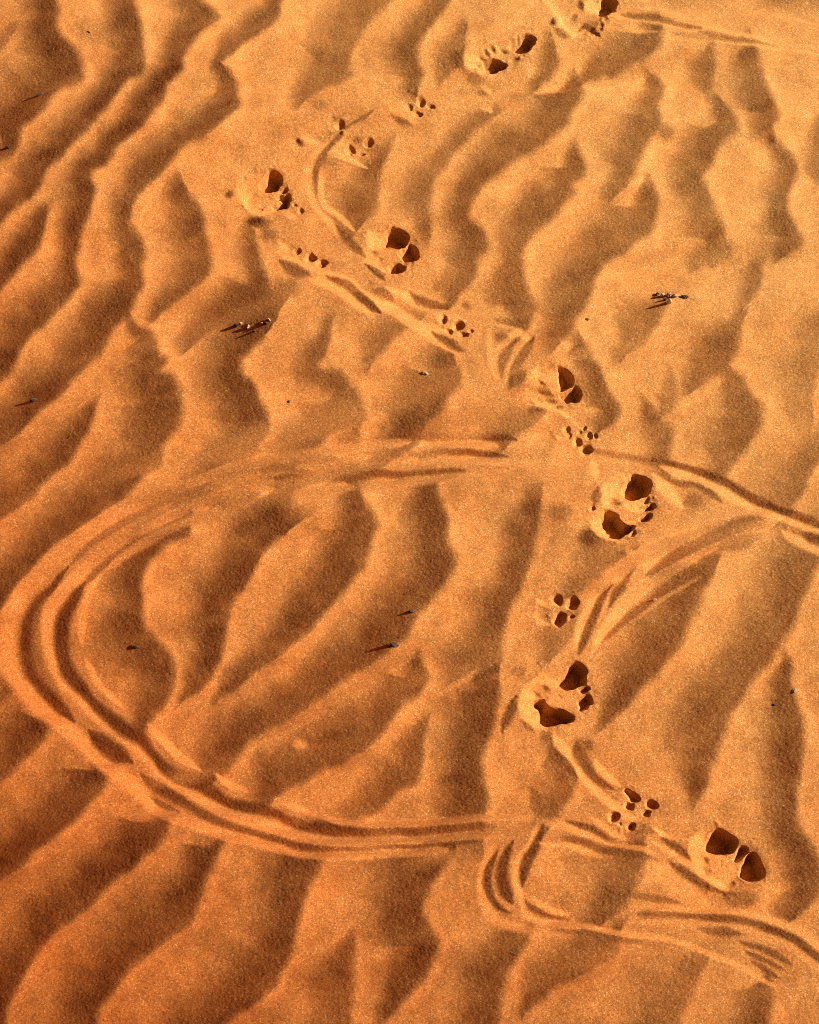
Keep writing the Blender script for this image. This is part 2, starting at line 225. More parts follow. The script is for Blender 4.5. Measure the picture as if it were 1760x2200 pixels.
# PRINTS: for each, the outline of the pressed hollow, its deep pits, sunlit and shaded flanks, furrows left by toes
PRINTS = [
dict(kind="paw_print", hull="1165,-8 1200,40 1212,68 1245,80 1290,82 1305,38 1332,14 1324,-20 1250,-25 1180,-25",
 label="paw print cut off by the top edge, one dark pit beside the faint scratches",
 pits=["1297,-14 1316,-10 1324,3 1325,12 1320,20 1305,31 1293,32 1277,25 1278,21 1287,10"], tiny=[(1269,30,5,3)],
 lit=[(.85,"1258,0 1270,-10 1286,6 1276,22 1276,27 1262,26"),(.8,"1165,0 1180,0 1204,32 1196,40")],
 lines=[(.05,.8,"1247,-4,6 1250,8,11 1253,18,7"),(.95,.9,"1203,33,9 1206,50,12 1220,65,12 1232,70,12 1247,69,9"),(0,.9,"1245,63,5 1252,57,8 1259,52,9 1268,56,10 1278,64,11 1290,76,9"),(.2,.6,"1262,50,6 1275,48,10 1288,46,5"),(.2,.7,"1190,58,10 1210,70,16 1228,77,12")],
 mounds=[(.15,.7,1234,38,10,9)]),
dict(kind="paw_print", hull="997,112 1016,102 1040,94 1066,88 1094,82 1120,70 1140,68 1154,80 1152,96 1136,112 1124,128 1100,146 1070,158 1045,162 1020,155 1000,142",
 label="two-pit paw print with toe scratches, second from the top edge",
 pits=["1093,99 1099,90 1110,82 1123,76 1131,72 1147,79 1150,86 1145,97 1132,109 1122,111 1107,108","1031,147 1038,137 1038,130 1044,126 1058,123 1072,127 1081,132 1091,139 1084,145 1070,151 1060,156 1050,157 1040,154"], tiny=[],
 lit=[(1,"999,112 1016,103 1035,105 1035,123 1026,138 1033,151 1045,158 1026,155 1005,145 998,130"),(.85,"1035,96 1060,88 1093,88 1090,104 1075,112 1053,115 1035,118")],
 lines=[(0,.95,"1057,97,4 1060,104,7 1064,111,4"),(0,.95,"1043,105,4 1047,113,8 1052,121,5"),(0,.9,"1031,115,3 1035,121,6 1039,128,4"),(0,.95,"1077,104,4 1086,109,8 1095,112,4"),(.1,.8,"1026,135,3 1031,143,4"),(.1,.8,"1109,122,4 1115,123,7 1121,126,4"),(.12,.85,"995,105,12 982,125,30 990,142,16 1001,147,5"),(.2,.7,"1000,158,14 1018,166,26 1040,170,18"),(.85,.8,"1037,184,6 1051,192,10 1056,200,8"),(.9,.85,"1033,212,12 1045,225,18 1057,240,12")], mounds=[]),
dict(kind="paw_print", hull="512,385 530,366 560,358 590,358 606,372 612,392 622,405 628,422 622,446 605,454 575,459 548,456 528,445 514,428",
 label="ragged paw print left of the winding groove, pitted floor and dark mound below",
 pits=["555,398 558,393 566,385 573,375 576,366 582,363 598,371 605,383 605,393 597,404 588,408 575,411 566,408","596,414 601,407 613,401 616,408 605,415","592,423 602,418 617,415 623,420 619,430 618,442 611,447 591,449 581,442 596,436 606,428 597,427"], tiny=[(577,423,7,6),(547,429,6,5),(558,448,7,4),(633,441,4,3),(646,454,5,6)],
 lit=[(.95,"517,372 545,370 552,396 545,405 540,421 536,428 529,442 515,426 510,410 512,396"),(.55,"560,412 590,412 580,440 550,440")],
 lines=[(.92,.9,"525,436,10 529,440,11 545,451,11 563,455,11 584,452,9"),(.95,.85,"606,455,6 622,463,10 635,470,8"),(.25,.7,"545,413,5 552,415,6")], mounds=[(.4,.5,566,417,12,6)]),
dict(kind="paw_print", hull="790,505 810,492 835,484 862,488 884,506 898,526 904,550 894,566 876,586 846,592 820,588 800,574 786,558 786,530",
 label="paw print at the end of the winding groove, three black pits on its right",
 pits=["817,524 819,520 828,509 828,498 841,487 868,497 878,509 877,517 863,531 854,532 842,528 826,530","854,543 865,534 877,525 883,524 894,533 898,545 896,558 883,561 868,560 861,550","825,579 833,572 842,565 856,564 863,567 872,572 872,578 863,582 848,586 835,584"], tiny=[(815,555,8,7),(799,556,4,4)],
 lit=[(.92,"790,497 821,500 826,506 817,520 821,530 796,541 789,520"),(.62,"825,536 850,536 862,556 856,562 830,560 820,545")],
 lines=[(.95,.9,"778,558,6 784,562,8 803,570,9 814,579,9 826,580,6"),(0,.9,"784,566,5 802,578,9 818,592,11 828,602,7"),(.1,.8,"797,540,5 803,541,8 810,545,5")], mounds=[(.35,.6,832,542,8,8)]),
dict(kind="paw_print", hull="1116,834 1140,808 1152,788 1180,778 1206,782 1226,796 1238,816 1250,840 1248,862 1236,872 1214,882 1186,882 1160,876 1136,866",
 label="oval paw print right of the little loop, long scratches across its pale wall",
 pits=["1198,810 1201,795 1193,786 1206,789 1223,799 1230,814 1231,822 1221,831 1208,839 1194,837 1201,827","1201,850 1206,844 1221,840 1235,827 1242,834 1247,845 1244,859 1235,863 1227,861 1219,866 1212,856"], tiny=[(1153,833,3,3)],
 lit=[(1,"1118,834 1140,811 1150,792 1157,816 1153,832 1155,841 1155,853 1167,862 1183,874 1206,882 1171,877 1142,868 1128,852"),(.72,"1157,800 1190,795 1196,830 1190,850 1160,850")],
 lines=[(.05,.85,"1157,816,3 1163,822,5 1172,827,3"),(0,.9,"1154,835,3 1161,842,6 1175,844,8 1188,847,7"),(.05,.85,"1173,861,5 1184,860,9 1197,860,6"),(.1,.8,"1154,856,3 1160,860,5 1168,863,3"),(.1,.8,"1195,872,5 1204,871,9 1215,871,5"),(.2,.6,"1161,833,3 1180,838,4"),(.85,.8,"1204,882,6 1223,897,9 1236,909,7"),(.15,.8,"1130,790,16 1110,815,34 1096,832,20"),(.95,.8,"1150,846,4 1165,852,6 1190,853,4"),(.9,.7,"1170,867,4 1195,866,5")], mounds=[]),
dict(kind="paw_print", hull="1284,1060 1300,1036 1326,1024 1350,1012 1376,1012 1400,1028 1404,1052 1412,1080 1404,1108 1386,1126 1370,1150 1346,1162 1316,1164 1286,1150 1270,1128 1284,1104",
 label="wide paw print left of the forked track, six black pits round its floor",
 pits=["1336,1058 1341,1048 1347,1035 1354,1024 1367,1018 1388,1027 1399,1036 1395,1048 1394,1063 1379,1068 1364,1072 1349,1071","1378,1079 1386,1072 1395,1067 1397,1072 1391,1079 1383,1081","1379,1098 1383,1090 1402,1081 1407,1084 1402,1094 1394,1097","1372,1114 1379,1105 1399,1101 1399,1108 1392,1116 1381,1122","1290,1113 1297,1105 1299,1093 1314,1097 1329,1104 1329,1113 1344,1127 1363,1126 1366,1133 1351,1142 1336,1152 1321,1157 1310,1152 1301,1146 1305,1138 1292,1129 1296,1121","1354,1153 1357,1143 1365,1138 1365,1146 1359,1153"], tiny=[(1352,1083,8,6),(1273,1093,6,4)],
 lit=[(1,"1298,1039 1326,1043 1336,1056 1340,1069 1314,1069 1310,1080 1319,1090 1303,1086 1293,1073"),(.82,"1362,1075 1376,1073 1374,1098 1350,1098 1340,1075"),(1,"1267,1120 1289,1113 1292,1128 1303,1137 1303,1149 1319,1158 1344,1160 1310,1160 1284,1151 1271,1138"),(.6,"1325,1092 1360,1098 1370,1118 1345,1120 1330,1105")],
 lines=[(.1,.85,"1319,1070,5 1326,1076,9 1335,1081,5"),(.88,.8,"1345,1118,5 1365,1122,7 1386,1124,6"),(.88,.8,"1272,988,14 1277,1010,18 1280,1030,8"),(.15,.8,"1284,1046,10 1281,1065,20 1277,1086,12")], mounds=[]),
dict(kind="paw_print", hull="1114,1512 1120,1490 1136,1466 1164,1444 1200,1428 1230,1416 1252,1422 1266,1446 1272,1476 1278,1504 1266,1526 1240,1544 1212,1560 1176,1570 1146,1564 1124,1546",
 label="large round paw print above the thin pale groove, three toe pits on its right",
 pits=["1196,1466 1205,1458 1223,1440 1225,1426 1243,1421 1261,1441 1257,1456 1260,1468 1243,1475 1226,1481 1212,1479","1243,1484 1248,1478 1265,1474 1268,1484 1251,1491","1240,1506 1248,1498 1268,1493 1272,1505 1265,1520 1249,1528 1244,1525 1245,1517","1146,1510 1161,1506 1167,1500 1172,1512 1187,1523 1209,1523 1220,1530 1233,1538 1228,1548 1215,1553 1197,1554 1178,1560 1158,1551 1161,1534 1159,1523 1150,1519"], tiny=[(1149,1529,4,4),(1203,1497,8,4)],
 lit=[(1,"1115,1517 1121,1492 1136,1469 1164,1447 1192,1463 1200,1474 1184,1479 1161,1469 1151,1479 1159,1502 1146,1507 1150,1523 1159,1528 1156,1549 1179,1561 1154,1567 1132,1554 1119,1533"),(.66,"1185,1482 1235,1484 1238,1512 1205,1520 1180,1508")],
 lines=[(.08,.85,"1168,1471,7 1177,1482,10 1185,1489,6"),(.08,.85,"1149,1486,5 1155,1493,9 1161,1499,6"),(.3,.7,"1141,1479,5 1148,1487,5"),(.1,.85,"1109,1497,12 1098,1525,18 1085,1555,16 1080,1575,8"),(.15,.7,"1118,1548,8 1130,1558,12 1145,1570,8")], mounds=[]),
dict(kind="paw_print", hull="1490,1800 1510,1782 1540,1776 1566,1786 1590,1806 1626,1820 1648,1860 1648,1890 1628,1900 1596,1900 1572,1914 1540,1906 1510,1888 1494,1868 1480,1830",
 label="deep paw print lowest in the trail, two big black pits and a dark mound",
 pits=["1516,1819 1520,1813 1525,1800 1530,1791 1540,1782 1556,1786 1572,1798 1583,1804 1585,1815 1574,1832 1564,1835 1548,1833 1530,1833 1520,1828","1578,1846 1584,1835 1592,1818 1604,1819 1610,1828 1600,1840 1588,1850 1579,1853","1588,1878 1593,1866 1600,1852 1612,1832 1624,1834 1632,1850 1638,1862 1643,1882 1624,1893 1600,1892"], tiny=[(1518,1846,5,5),(1549,1854,7,9)],
 lit=[(.98,"1487,1795 1510,1790 1517,1822 1528,1836 1515,1842 1518,1860 1530,1880 1560,1905 1563,1912 1546,1911 1520,1893 1500,1876 1490,1855 1480,1828"),(.68,"1530,1838 1576,1838 1586,1880 1560,1898 1535,1878 1522,1850")],
 lines=[(.12,.8,"1515,1840,5 1520,1848,8 1524,1854,5"),(.2,.75,"1514,1870,6 1522,1874,12 1528,1880,6"),(.05,.8,"1570,1897,6 1580,1898,9 1586,1896,4"),(0,.8,"1548,1916,8 1560,1926,18 1580,1934,24 1596,1940,14"),(.75,.6,"1640,1895,20 1655,1915,30 1640,1950,20")], mounds=[]),
# small prints
dict(kind="toe_print", hull="862,222 884,212 905,206 935,224 936,236 915,254 895,258 868,240", label="small print of four dark dimples at the upper end of the winding groove",
 pits=["898,218 902,211 908,213 911,222 906,228 900,226"], tiny=[(925,229,8,4),(879,230,7,7),(898,245,9,5)],
 lit=[(.8,"822,214 860,216 874,236 850,238")], lines=[(1,.95,"838,233,6 842,236,8 867,248,9 892,261,6"),(.15,.75,"842,246,8 865,259,15 884,267,9"),(.8,.6,"872,238,4 890,237,5")], mounds=[]),
dict(kind="toe_print", hull="650,282 690,262 722,248 742,258 740,275 716,282 694,306 668,312 648,300", label="single dark dimple with an orange hollow crossed by the groove",
 pits=["721,272 724,264 731,259 738,263 737,272 729,277"], tiny=[],
 lit=[(.95,"644,276 662,288 686,306 672,312 655,298 646,292")], lines=[(.3,.7,"716,250,6 724,256,9 733,258,7"),(.62,.5,"680,270,20 705,280,26")], mounds=[]),
dict(kind="toe_print", hull="709,328 726,304 756,292 790,294 808,308 800,324 782,338 746,342", label="small print of two dark dimples inside the bend of the winding groove",
 pits=["743,322 746,313 752,312 760,320 760,329 752,332","782,309 786,301 795,299 800,306 796,313 787,314"], tiny=[(777,331,7,3)],
 lit=[(.92,"709,327 725,305 738,300 748,312 740,330 745,340 725,336")], lines=[(.95,.9,"709,328,6 745,340,8 780,356,7 790,361,4"),(.2,.7,"757,298,6 768,300,12 780,304,8"),(.3,.6,"776,318,5 800,320,7 812,312,5")], mounds=[]),
dict(kind="toe_print", hull="612,528 632,520 664,538 700,554 706,568 690,578 660,570 630,556", label="small print with a pair of dark dimples left of the lower grooves",
 pits=["656,554 660,546 667,545 672,551 678,555 673,559 662,560"], tiny=[(691,566,11,8),(638,539,8,6)],
 lit=[(.8,"595,515 615,525 622,545 600,540")], lines=[(.15,.8,"600,560,12 635,582,26 668,592,16"),(.3,.6,"624,525,6 630,533,10 640,540,8")], mounds=[(.3,.5,620,620,30,20)]),
dict(kind="toe_print", hull="944,682 966,680 994,690 1018,708 1010,722 988,726 960,718", label="small print of dark dimples where the two grooves end",
 pits=["974,699 977,692 984,689 993,694 993,703 984,709 976,707"], tiny=[(965,712,7,6),(995,718,11,5),(952,686,8,8),(1011,711,5,4)],
 lit=[], lines=[(.75,.6,"955,703,4 975,703,5")], mounds=[]),
dict(kind="toe_print", hull="1208,914 1236,918 1254,912 1276,930 1278,946 1268,968 1244,966 1222,948", label="small print of five round dimples between the oval and the wide paw prints",
 pits=["1236,944 1244,942 1250,950 1248,957 1240,959 1234,953","1252,960 1260,956 1268,962 1266,971 1258,975 1250,969"], tiny=[(1218,924,7,8),(1222,934,5,8),(1246,929,5,5),(1256,921,5,5),(1266,938,8,7),(1280,938,5,5)],
 lit=[], lines=[(.92,.85,"1186,932,6 1206,946,10 1219,950,7"),(.8,.7,"1192,960,6 1212,966,9 1232,974,7"),(.2,.6,"1180,925,6 1195,945,8")], mounds=[]),
dict(kind="toe_print", hull="1184,1280 1204,1278 1240,1282 1244,1300 1226,1316 1216,1342 1196,1346 1182,1326", label="small print of three black dimples just left of the forked track",
 pits=["1187,1288 1192,1281 1200,1280 1205,1288 1203,1298 1194,1296","1218,1302 1222,1292 1228,1284 1238,1287 1240,1294 1234,1304 1224,1307","1191,1338 1196,1326 1201,1317 1211,1317 1213,1326 1206,1338 1199,1343"], tiny=[(1229,1326,5,4)],
 lit=[], lines=[(.82,.85,"1152,1286,6 1168,1297,9 1186,1308,7"),(.82,.8,"1154,1292,6 1153,1314,10 1158,1334,10 1182,1342,8"),(.2,.6,"1166,1305,6 1190,1312,6"),(.25,.6,"1172,1322,10 1184,1322,12")], mounds=[]),
dict(kind="toe_print", hull="1306,1748 1334,1718 1344,1692 1376,1706 1412,1726 1412,1740 1392,1754 1372,1782 1352,1790 1318,1774", label="small print of six black dimples straddling the thin pale groove",
 pits=["1341,1696 1355,1703 1370,1711 1372,1722 1355,1723 1353,1713","1341,1733 1349,1724 1360,1726 1362,1734 1352,1741","1390,1724 1395,1719 1410,1728 1408,1737 1396,1736 1390,1733","1378,1747 1386,1739 1396,1742 1394,1749 1385,1753","1310,1757 1315,1747 1326,1746 1332,1753 1322,1761 1313,1764","1347,1768 1362,1769 1363,1777 1357,1783 1350,1780"], tiny=[(1332,1770,4,3)],
 lit=[], lines=[(.6,.6,"1375,1735,5 1382,1730,6")], mounds=[]),
]
# TRAILS: stretches of sand a trail runs over
TRAILS = [
("broad looping double-groove track curving round the lower left", ["1075,1782,78 963,1798,84 823,1803,86 700,1800,96 600,1775,104 500,1738,108 400,1692,112 330,1640,118 260,1580,122 180,1510,122 115,1440,128 84,1379,136 84,1320,140 115,1255,128 170,1205,110 250,1150,96 340,1105,86 440,1062,84 560,1025,84 700,1010,90 820,1000,96 940,990,104 1060,985,90"]),
("small hooked double groove below the straight end of the looping track", ["1140,1770,60 1110,1820,92 1085,1870,100 1078,1920,96 1110,1960,76 1180,1976,50 1235,1984,34"]),
("sheaf of shallow grooves sweeping into the lower right corner", ["1235,1995,30 1330,1995,60 1440,1985,90 1540,2000,110 1620,2035,130 1700,2040,110 1780,2070,100"]),
("thin pale groove running down from the large round print to the lowest one", ["1188,1575,36 1226,1630,48 1275,1685,48 1330,1730,44 1390,1765,40 1450,1810,50 1490,1862,56"]),
("forked track of parallel grooves fanning up to the right edge", ["1255,1395,60 1275,1340,80 1320,1285,100 1390,1240,110 1480,1205,90 1580,1165,80 1668,1122,40"]),
("sharp dark groove slanting to the right edge below the five-dimple print", ["1415,1005,40 1480,1025,56 1550,1050,60 1640,1088,56 1720,1122,60 1790,1160,80"]),
("faint pale scratches drawn towards the upper right corner", ["1330,38,40 1400,50,50 1500,62,60 1600,78,50 1700,92,40"]),
("narrow winding groove bending like an S in the upper middle", ["835,222,26 770,262,44 715,305,50 684,350,50 672,400,54 690,450,54 728,500,56 786,553,44"]),
("pair of straight grooves slanting down from the pair of dimples to the middle", ["605,548,24 690,590,44 760,628,70 850,655,84 930,690,76 945,698,60"]),
("little closed loop drawn beside the oval paw print", ["1066,815,60 1072,780,84 1085,742,96 1112,724,60"]),
]
# light and colour of the photograph's evening
FALLOFF_RED = (.76, .54, .42)  # multiplies the sand colour to paint the dimmer lower left
SUN_E, SUN_C = 4.4, (1, .90, .72)
SKY_TINT, SKY_E = (1.0, .24, .16), .046
EXPOSURE = .70
# ---------------------------------------------------------------- camera
PITCH, FHALF, DIST = R(66), R(20), 1.72
CAM = np.array([0.0, -DIST*math.cos(PITCH), DIST*math.sin(PITCH)])
FWD = np.array([0.0, math.cos(PITCH), -math.sin(PITCH)])
UPV = np.array([0.0, math.sin(PITCH), math.cos(PITCH)])
FPX = 1100/math.tan(FHALF)
SUN_EL, SUN_AZ = R(22), R(15)
SX, SY = math.cos(SUN_AZ), math.sin(SUN_AZ)
TE = math.tan(SUN_EL); SE, CE = math.sin(SUN_EL), math.cos(SUN_EL)

def project(X, Y, Z):
    dy, dz = Y-CAM[1], Z-CAM[2]
    zc = dy*FWD[1]+dz*FWD[2]
    return 880+FPX*X/zc, 1100-FPX*(dy*UPV[1]+dz*UPV[2])/zc

def sstep(a, b, x):
    t = np.clip((x-a)/(b-a), 0, 1)
    return t*t*(3-2*t)

def smooth_noise(ny, nx, scale, r):
    w = r.standard_normal((ny, nx)).astype(np.float32)
    ky = np.fft.fftfreq(ny)[:, None]; kx = np.fft.rfftfreq(nx)[None, :]
    F = np.fft.rfft2(w)*np.exp(-2*(math.pi*scale/2.5)**2*(kx*kx+ky*ky))
    n = np.fft.irfft2(F, s=(ny, nx))
    return (n/n.std()).astype(np.float32)

def parse(s):
    return np.array([[float(v) for v in p.split(',')] for p in s.split()])

def curve(P, n=6):
    if len(P) < 3: return P
    Q = np.vstack([2*P[0]-P[1], P, 2*P[-1]-P[-2]]); out = []
    for i in range(1, len(Q)-2):
        p0, p1, p2, p3 = Q[i-1:i+3]
        for t in np.arange(n)/n:
            out.append(.5*(2*p1+(p2-p0)*t+(2*p0-5*p1+4*p2-p3)*t*t+(3*p1-p0-3*p2+p3)*t**3))
    out.append(P[-1]); out = np.array(out)
    if out.shape[1] > 2: out[:, 2] = np.maximum(out[:, 2], 2)
    return out

def dist_line(U, V, P, taper=False):
    """distance, signed side and breadth of the nearest point of polyline P for every sheet point"""
    best = np.full(U.shape, 1e9, np.float32); side = np.zeros(U.shape, np.float32); run = 0.0; LEN = max(float(np.hypot(*np.diff(P[:, :2], axis=0).T).sum()), 1); fade = min(26.0, .3*LEN); wid = np.zeros(U.shape, np.float32)
    for a, b in zip(P[:-1], P[1:]):
        dx, dy = b[0]-a[0], b[1]-a[1]; L2 = dx*dx+dy*dy
        if L2 < 1e-6: continue
        t = np.clip(((U-a[0])*dx+(V-a[1])*dy)/L2, 0, 1)
        ex, ey = U-(a[0]+t*dx), V-(a[1]+t*dy)
        d = np.sqrt(ex*ex+ey*ey); m = d < best
        best[m] = d[m]
        side[m] = ((-dy*ex+dx*ey)/math.sqrt(L2))[m]
        if P.shape[1] > 2:
            q = run+t*math.sqrt(L2)
            wid[m] = ((a[2]+t*(b[2]-a[2]))*(np.clip(.35+.65*np.minimum(q, LEN-q)/fade, 0, 1) if taper else 1))[m]
        run += math.sqrt(L2)
    return best, side, wid

def rounded(P, n=2):
    for _ in range(n):
        Q = np.roll(P, -1, 0); P = np.stack([.75*P+.25*Q, .25*P+.75*Q], 1).reshape(-1, 2)
    return P

def sdf_poly(U, V, P):
    """signed distance to a closed outline, positive inside"""
    d = np.full(U.shape, 1e9, np.float32); ins = np.zeros(U.shape, bool)
    n = len(P)
    for i in range(n):
        a, b = P[i], P[(i+1) % n]
        dx, dy = b[0]-a[0], b[1]-a[1]; L2 = max(dx*dx+dy*dy, 1e-6)
        t = np.clip(((U-a[0])*dx+(V-a[1])*dy)/L2, 0, 1)
        d = np.minimum(d, np.hypot(U-(a[0]+t*dx), V-(a[1]+t*dy)))
        c = (a[1] > V) != (b[1] > V)
        ins ^= c & (U < dx*(V-a[1])/(dy if abs(dy) > 1e-9 else 1e-9)+a[0])
    return np.where(ins, d, -d)

# ---------------------------------------------------------------- sheet tone (how far each spot of sand leans to the sun)
SC, M0 = .6, 160
NW, NH = int((1760+2*M0)*SC), int((2200+2*M0)*SC)
GU, GV = np.meshgrid((np.arange(NW)+.5)/SC-M0, (np.arange(NH)+.5)/SC-M0)
GU = GU.astype(np.float32); GV = GV.astype(np.float32)
wob = [smooth_noise(NH, NW, s*SC, rng) for s in (46, 46, 14, 14)]
WU = GU+3.0*wob[0]+.9*wob[2]; WV = GV+3.0*wob[1]+.9*wob[3]
fu, fv = np.clip(GU/1760, -.1, 1.1), np.clip(GV/2200, -.1, 1.1)
BASE = .40+.15*fu+.15*(1-fv)
DARK = np.zeros((NH, NW), np.float32); GLINT = np.zeros((NH, NW), np.float32)

def window(P, pad):
    x0 = max(0, int((P[:, 0].min()-pad+M0)*SC)); x1 = min(NW, int((P[:, 0].max()+pad+M0)*SC)+2)
    y0 = max(0, int((P[:, 1].min()-pad+M0)*SC)); y1 = min(NH, int((P[:, 1].max()+pad+M0)*SC)+2)
    return slice(y0, y1), slice(x0, x1)

for s, txt in RIPPLES:
    P = curve(parse(txt), 4); w = window(P, 130)
    if w[0].stop <= w[0].start or w[1].stop <= w[1].start: continue
    d, sd, wd = dist_line(WU[w], WV[w], P)
    q = np.where(sd >= 0, d, -d)
    soft = 6+.07*wd
    m = sstep(-soft, soft, q)*(1-sstep(.40*wd, 1.50*wd, d))*np.clip(wd/30, 0, 1)
    DARK[w] = 1-(1-DARK[w])*(1-s*m)
    g = np.exp(-((q+14)/13)**2)*(q < 0)*np.clip(wd/50, 0, 1)*s
    GLINT[w] = np.maximum(GLINT[w], g)
T = BASE+.07*GLINT*(1-DARK)
T = T*(1-DARK)+DARK*(.00+.19*BASE)
T += .028*smooth_noise(NH, NW, 60*SC, rng)+.024*smooth_noise(NH, NW, 24*SC, rng)+.014*smooth_noise(NH, NW, 9*SC, rng)

def put(m, w, val, st):
    T[w] = T[w]*(1-st*m)+st*m*val

def put_mound(val, st, x, y, rx, ry):
    P = np.array([[x-rx, y-ry], [x+rx, y+ry]]); w = window(P, max(rx, ry))
    r2 = ((WU[w]-x)/rx)**2+((WV[w]-y)/ry)**2
    put(1-sstep(.25, 1.3, np.sqrt(r2)), w, val-.05, min(1, st*1.12))

def put_line(val, st, txt, uu=None, vv=None):
    P = curve(parse(txt), 5); w = window(P, 40)
    if w[0].stop <= w[0].start or w[1].stop <= w[1].start: return
    d, sd, wd = dist_line((WU if uu is None else uu)[w], (WV if vv is None else vv)[w], P, True)
    put(1-sstep(.25*wd, .88*wd+1, d), w, val, st)

def put_poly(val, st, txt, soft=5):
    P = parse(txt); w = window(P, 20)
    put(sstep(-soft, soft, sdf_poly(GU[w]+.35*(WU[w]-GU[w]), GV[w]+.35*(WV[w]-GV[w]), P)), w, val, st)

for a in MOUNDS: put_mound(*a)
for a in FLANKS: put_line(*a, uu=GU+.35*(WU-GU), vv=GV+.35*(WV-GV))
for p in PRINTS:
    for a in p['mounds']: put_mound(*a)
    put_poly(.6, .35, p['hull'], 9)
    for v, txt in p['lit']: put_poly(v*1.12 if v > .8 else v, .95, txt)
    for a in p['lines']: put_line(*a, uu=GU+.3*(WU-GU), vv=GV+.3*(WV-GV))

def sample(A, U, V):
    x = np.clip((U+M0)*SC-.5, 0, NW-1.001); y = np.clip((V+M0)*SC-.5, 0, NH-1.001)
    xi = x.astype(np.int32); yi = y.astype(np.int32); fx = x-xi; fy = y-yi
    return (A[yi, xi]*(1-fx)*(1-fy)+A[yi, xi+1]*fx*(1-fy)+A[yi+1, xi]*(1-fx)*fy+A[yi+1, xi+1]*fx*fy)

# ---------------------------------------------------------------- relief of the sand: heights whose slopes lean as surveyed
STEP = .00105
X0, X1, Y0, Y1 = -.655, .655, -.645, .885
nx, ny = int((X1-X0)/STEP), int((Y1-Y0)/STEP)
xs = X0+np.arange(nx)*STEP; ys = Y0+np.arange(ny)*STEP
XX, YY = np.meshgrid(xs, ys)
PX, PY = nx+260, ny+260
kx = 2*np.pi*np.fft.rfftfreq(PX, STEP)[None, :]; ky = 2*np.pi*np.fft.fftfreq(PY, STEP)[:, None]
ks = kx*SX+ky*SY; kt = -kx*SY+ky*SX
INV = np.conj(1j*ks)/(ks*ks+.085*kt*kt+(2*np.pi/3.)**2)
INV = INV*np.exp(-(kx*kx+ky*ky)*(.0011**2)/2)
LOWP = np.exp(-(kx*kx+ky*ky)*(.16**2)/2)
edge = sstep(X0, X0+.05, XX)*sstep(-X1, -X1+.05, -XX)*sstep(Y0, Y0+.05, YY)*sstep(-Y1, -Y1+.05, -YY)
H = np.zeros((ny, nx)); G = np.zeros((ny, nx))
for it in range(18):
    if it < 15:
        U, V = project(XX, YY, H)
        Tm = np.clip(sample(T, U, V), -.04, 1.15)
        I_t = .040+.24*Tm+.50*Tm*Tm
        lp = np.fft.irfft2(np.fft.rfft2(np.pad(I_t, ((0, 260), (0, 260)), mode='symmetric'))*LOWP, s=(PY, PX))[:ny, :nx]
        I_t = I_t*(.35/lp.mean()+.65/lp)
        I_t = I_t*SE/I_t.mean()
        I_t = SE+(I_t-SE)*edge
    gy, gx = np.gradient(H, STEP)
    I_a = np.clip(SE-CE*(gx*SX+gy*SY), 0, 2)/np.sqrt(1+gx*gx+gy*gy)
    G += (.95 if it == 0 else .7)*(I_a-I_t)/CE
    G = np.clip(G, -.9, .55)
    pad = np.zeros((PY, PX)); pad[:ny, :nx] = (G-0)*edge
    H = np.fft.irfft2(np.fft.rfft2(pad)*INV, s=(PY, PX))[:ny, :nx]
    H -= H[int(.6/STEP)-40:int(.6/STEP)+40, nx//2-40:nx//2+40].mean()
print("relief", H.min(), H.max(), "err", float(np.abs(I_a-I_t).mean()))

# deep pits of the prints
U, V = project(XX, YY, H)
DIG = np.zeros((ny, nx)); CRUMB = np.zeros((ny, nx))
pit_id = np.zeros((ny, nx), np.int32); hull_id = np.zeros((ny, nx), np.int32)
def box(P, pad):
    m = (U > P[:, 0].min()-pad) & (U < P[:, 0].max()+pad) & (V > P[:, 1].min()-pad) & (V < P[:, 1].max()+pad)
    yy, xx = np.nonzero(m)
    return (slice(yy.min(), yy.max()+1), slice(xx.min(), xx.max()+1)) if len(yy) else None
n2 = smooth_noise(ny, nx, 5, rng)
n3 = smooth_noise(ny, nx, 2.5, rng)
k = 0; PITS = []
for pi, p in enumerate(PRINTS):
    hp = parse(p['hull']); b = box(hp, 40)
    if b is not None:
        sh = sdf_poly(U[b]+2*n2[b], V[b]+2*n2[b], rounded(hp)); hull_id[b][sh > 0] = pi+1
        DIG[b] = np.maximum(DIG[b], (.0028 if p['kind'] == 'paw_print' else .0010)*sstep(-6, 22, sh))
        CRUMB[b] = np.maximum(CRUMB[b], sstep(-25, -2, sh)*(1-.5*sstep(2, 14, sh)))
    for txt in p['pits']:
        P = rounded(parse(txt)); b = box(P, 18); k += 1; PITS.append(pi)
        if b is None: continue
        pr = P[:, 0]*SX-P[:, 1]*SY
        L = (pr.max()-pr.min()+3)*.00058
        D = min(max(.95*TE*L, .004), .024)
        grw = 1.5 if p['kind'] == 'paw_print' else 3.0; sd = sdf_poly(U[b]+.8*n2[b], V[b]+.8*n2[b], P)+grw
        DIG[b] = np.maximum(DIG[b], (.0018+.30*D)*sstep(-3.0, 3.0, sd)+.95*D*sstep(-1, 9, sd) if p['kind'] == 'paw_print' else (.001+1.15*D)*sstep(-4, 8, sd))
        pit_id[b][sd > -.5] = k
    for (x, y, rx, ry) in p['tiny']:
        P = np.array([[x-rx, y-ry], [x+rx, y+ry]]); b = box(P, 10)
        if b is None: continue
        rr = np.hypot((U[b]+.8*n2[b]-x)/(1.3*rx), (V[b]+.8*n2[b]-y)/(1.3*ry))
        DIG[b] = np.maximum(DIG[b], max(.0016, 1.0*TE*2*rx*.00058)*(1-sstep(.35, 1.15, rr)))
pit_id[hull_id == 0] = 0
H = H-DIG
H += .00006*rng.standard_normal((ny, nx))+.00004*n3
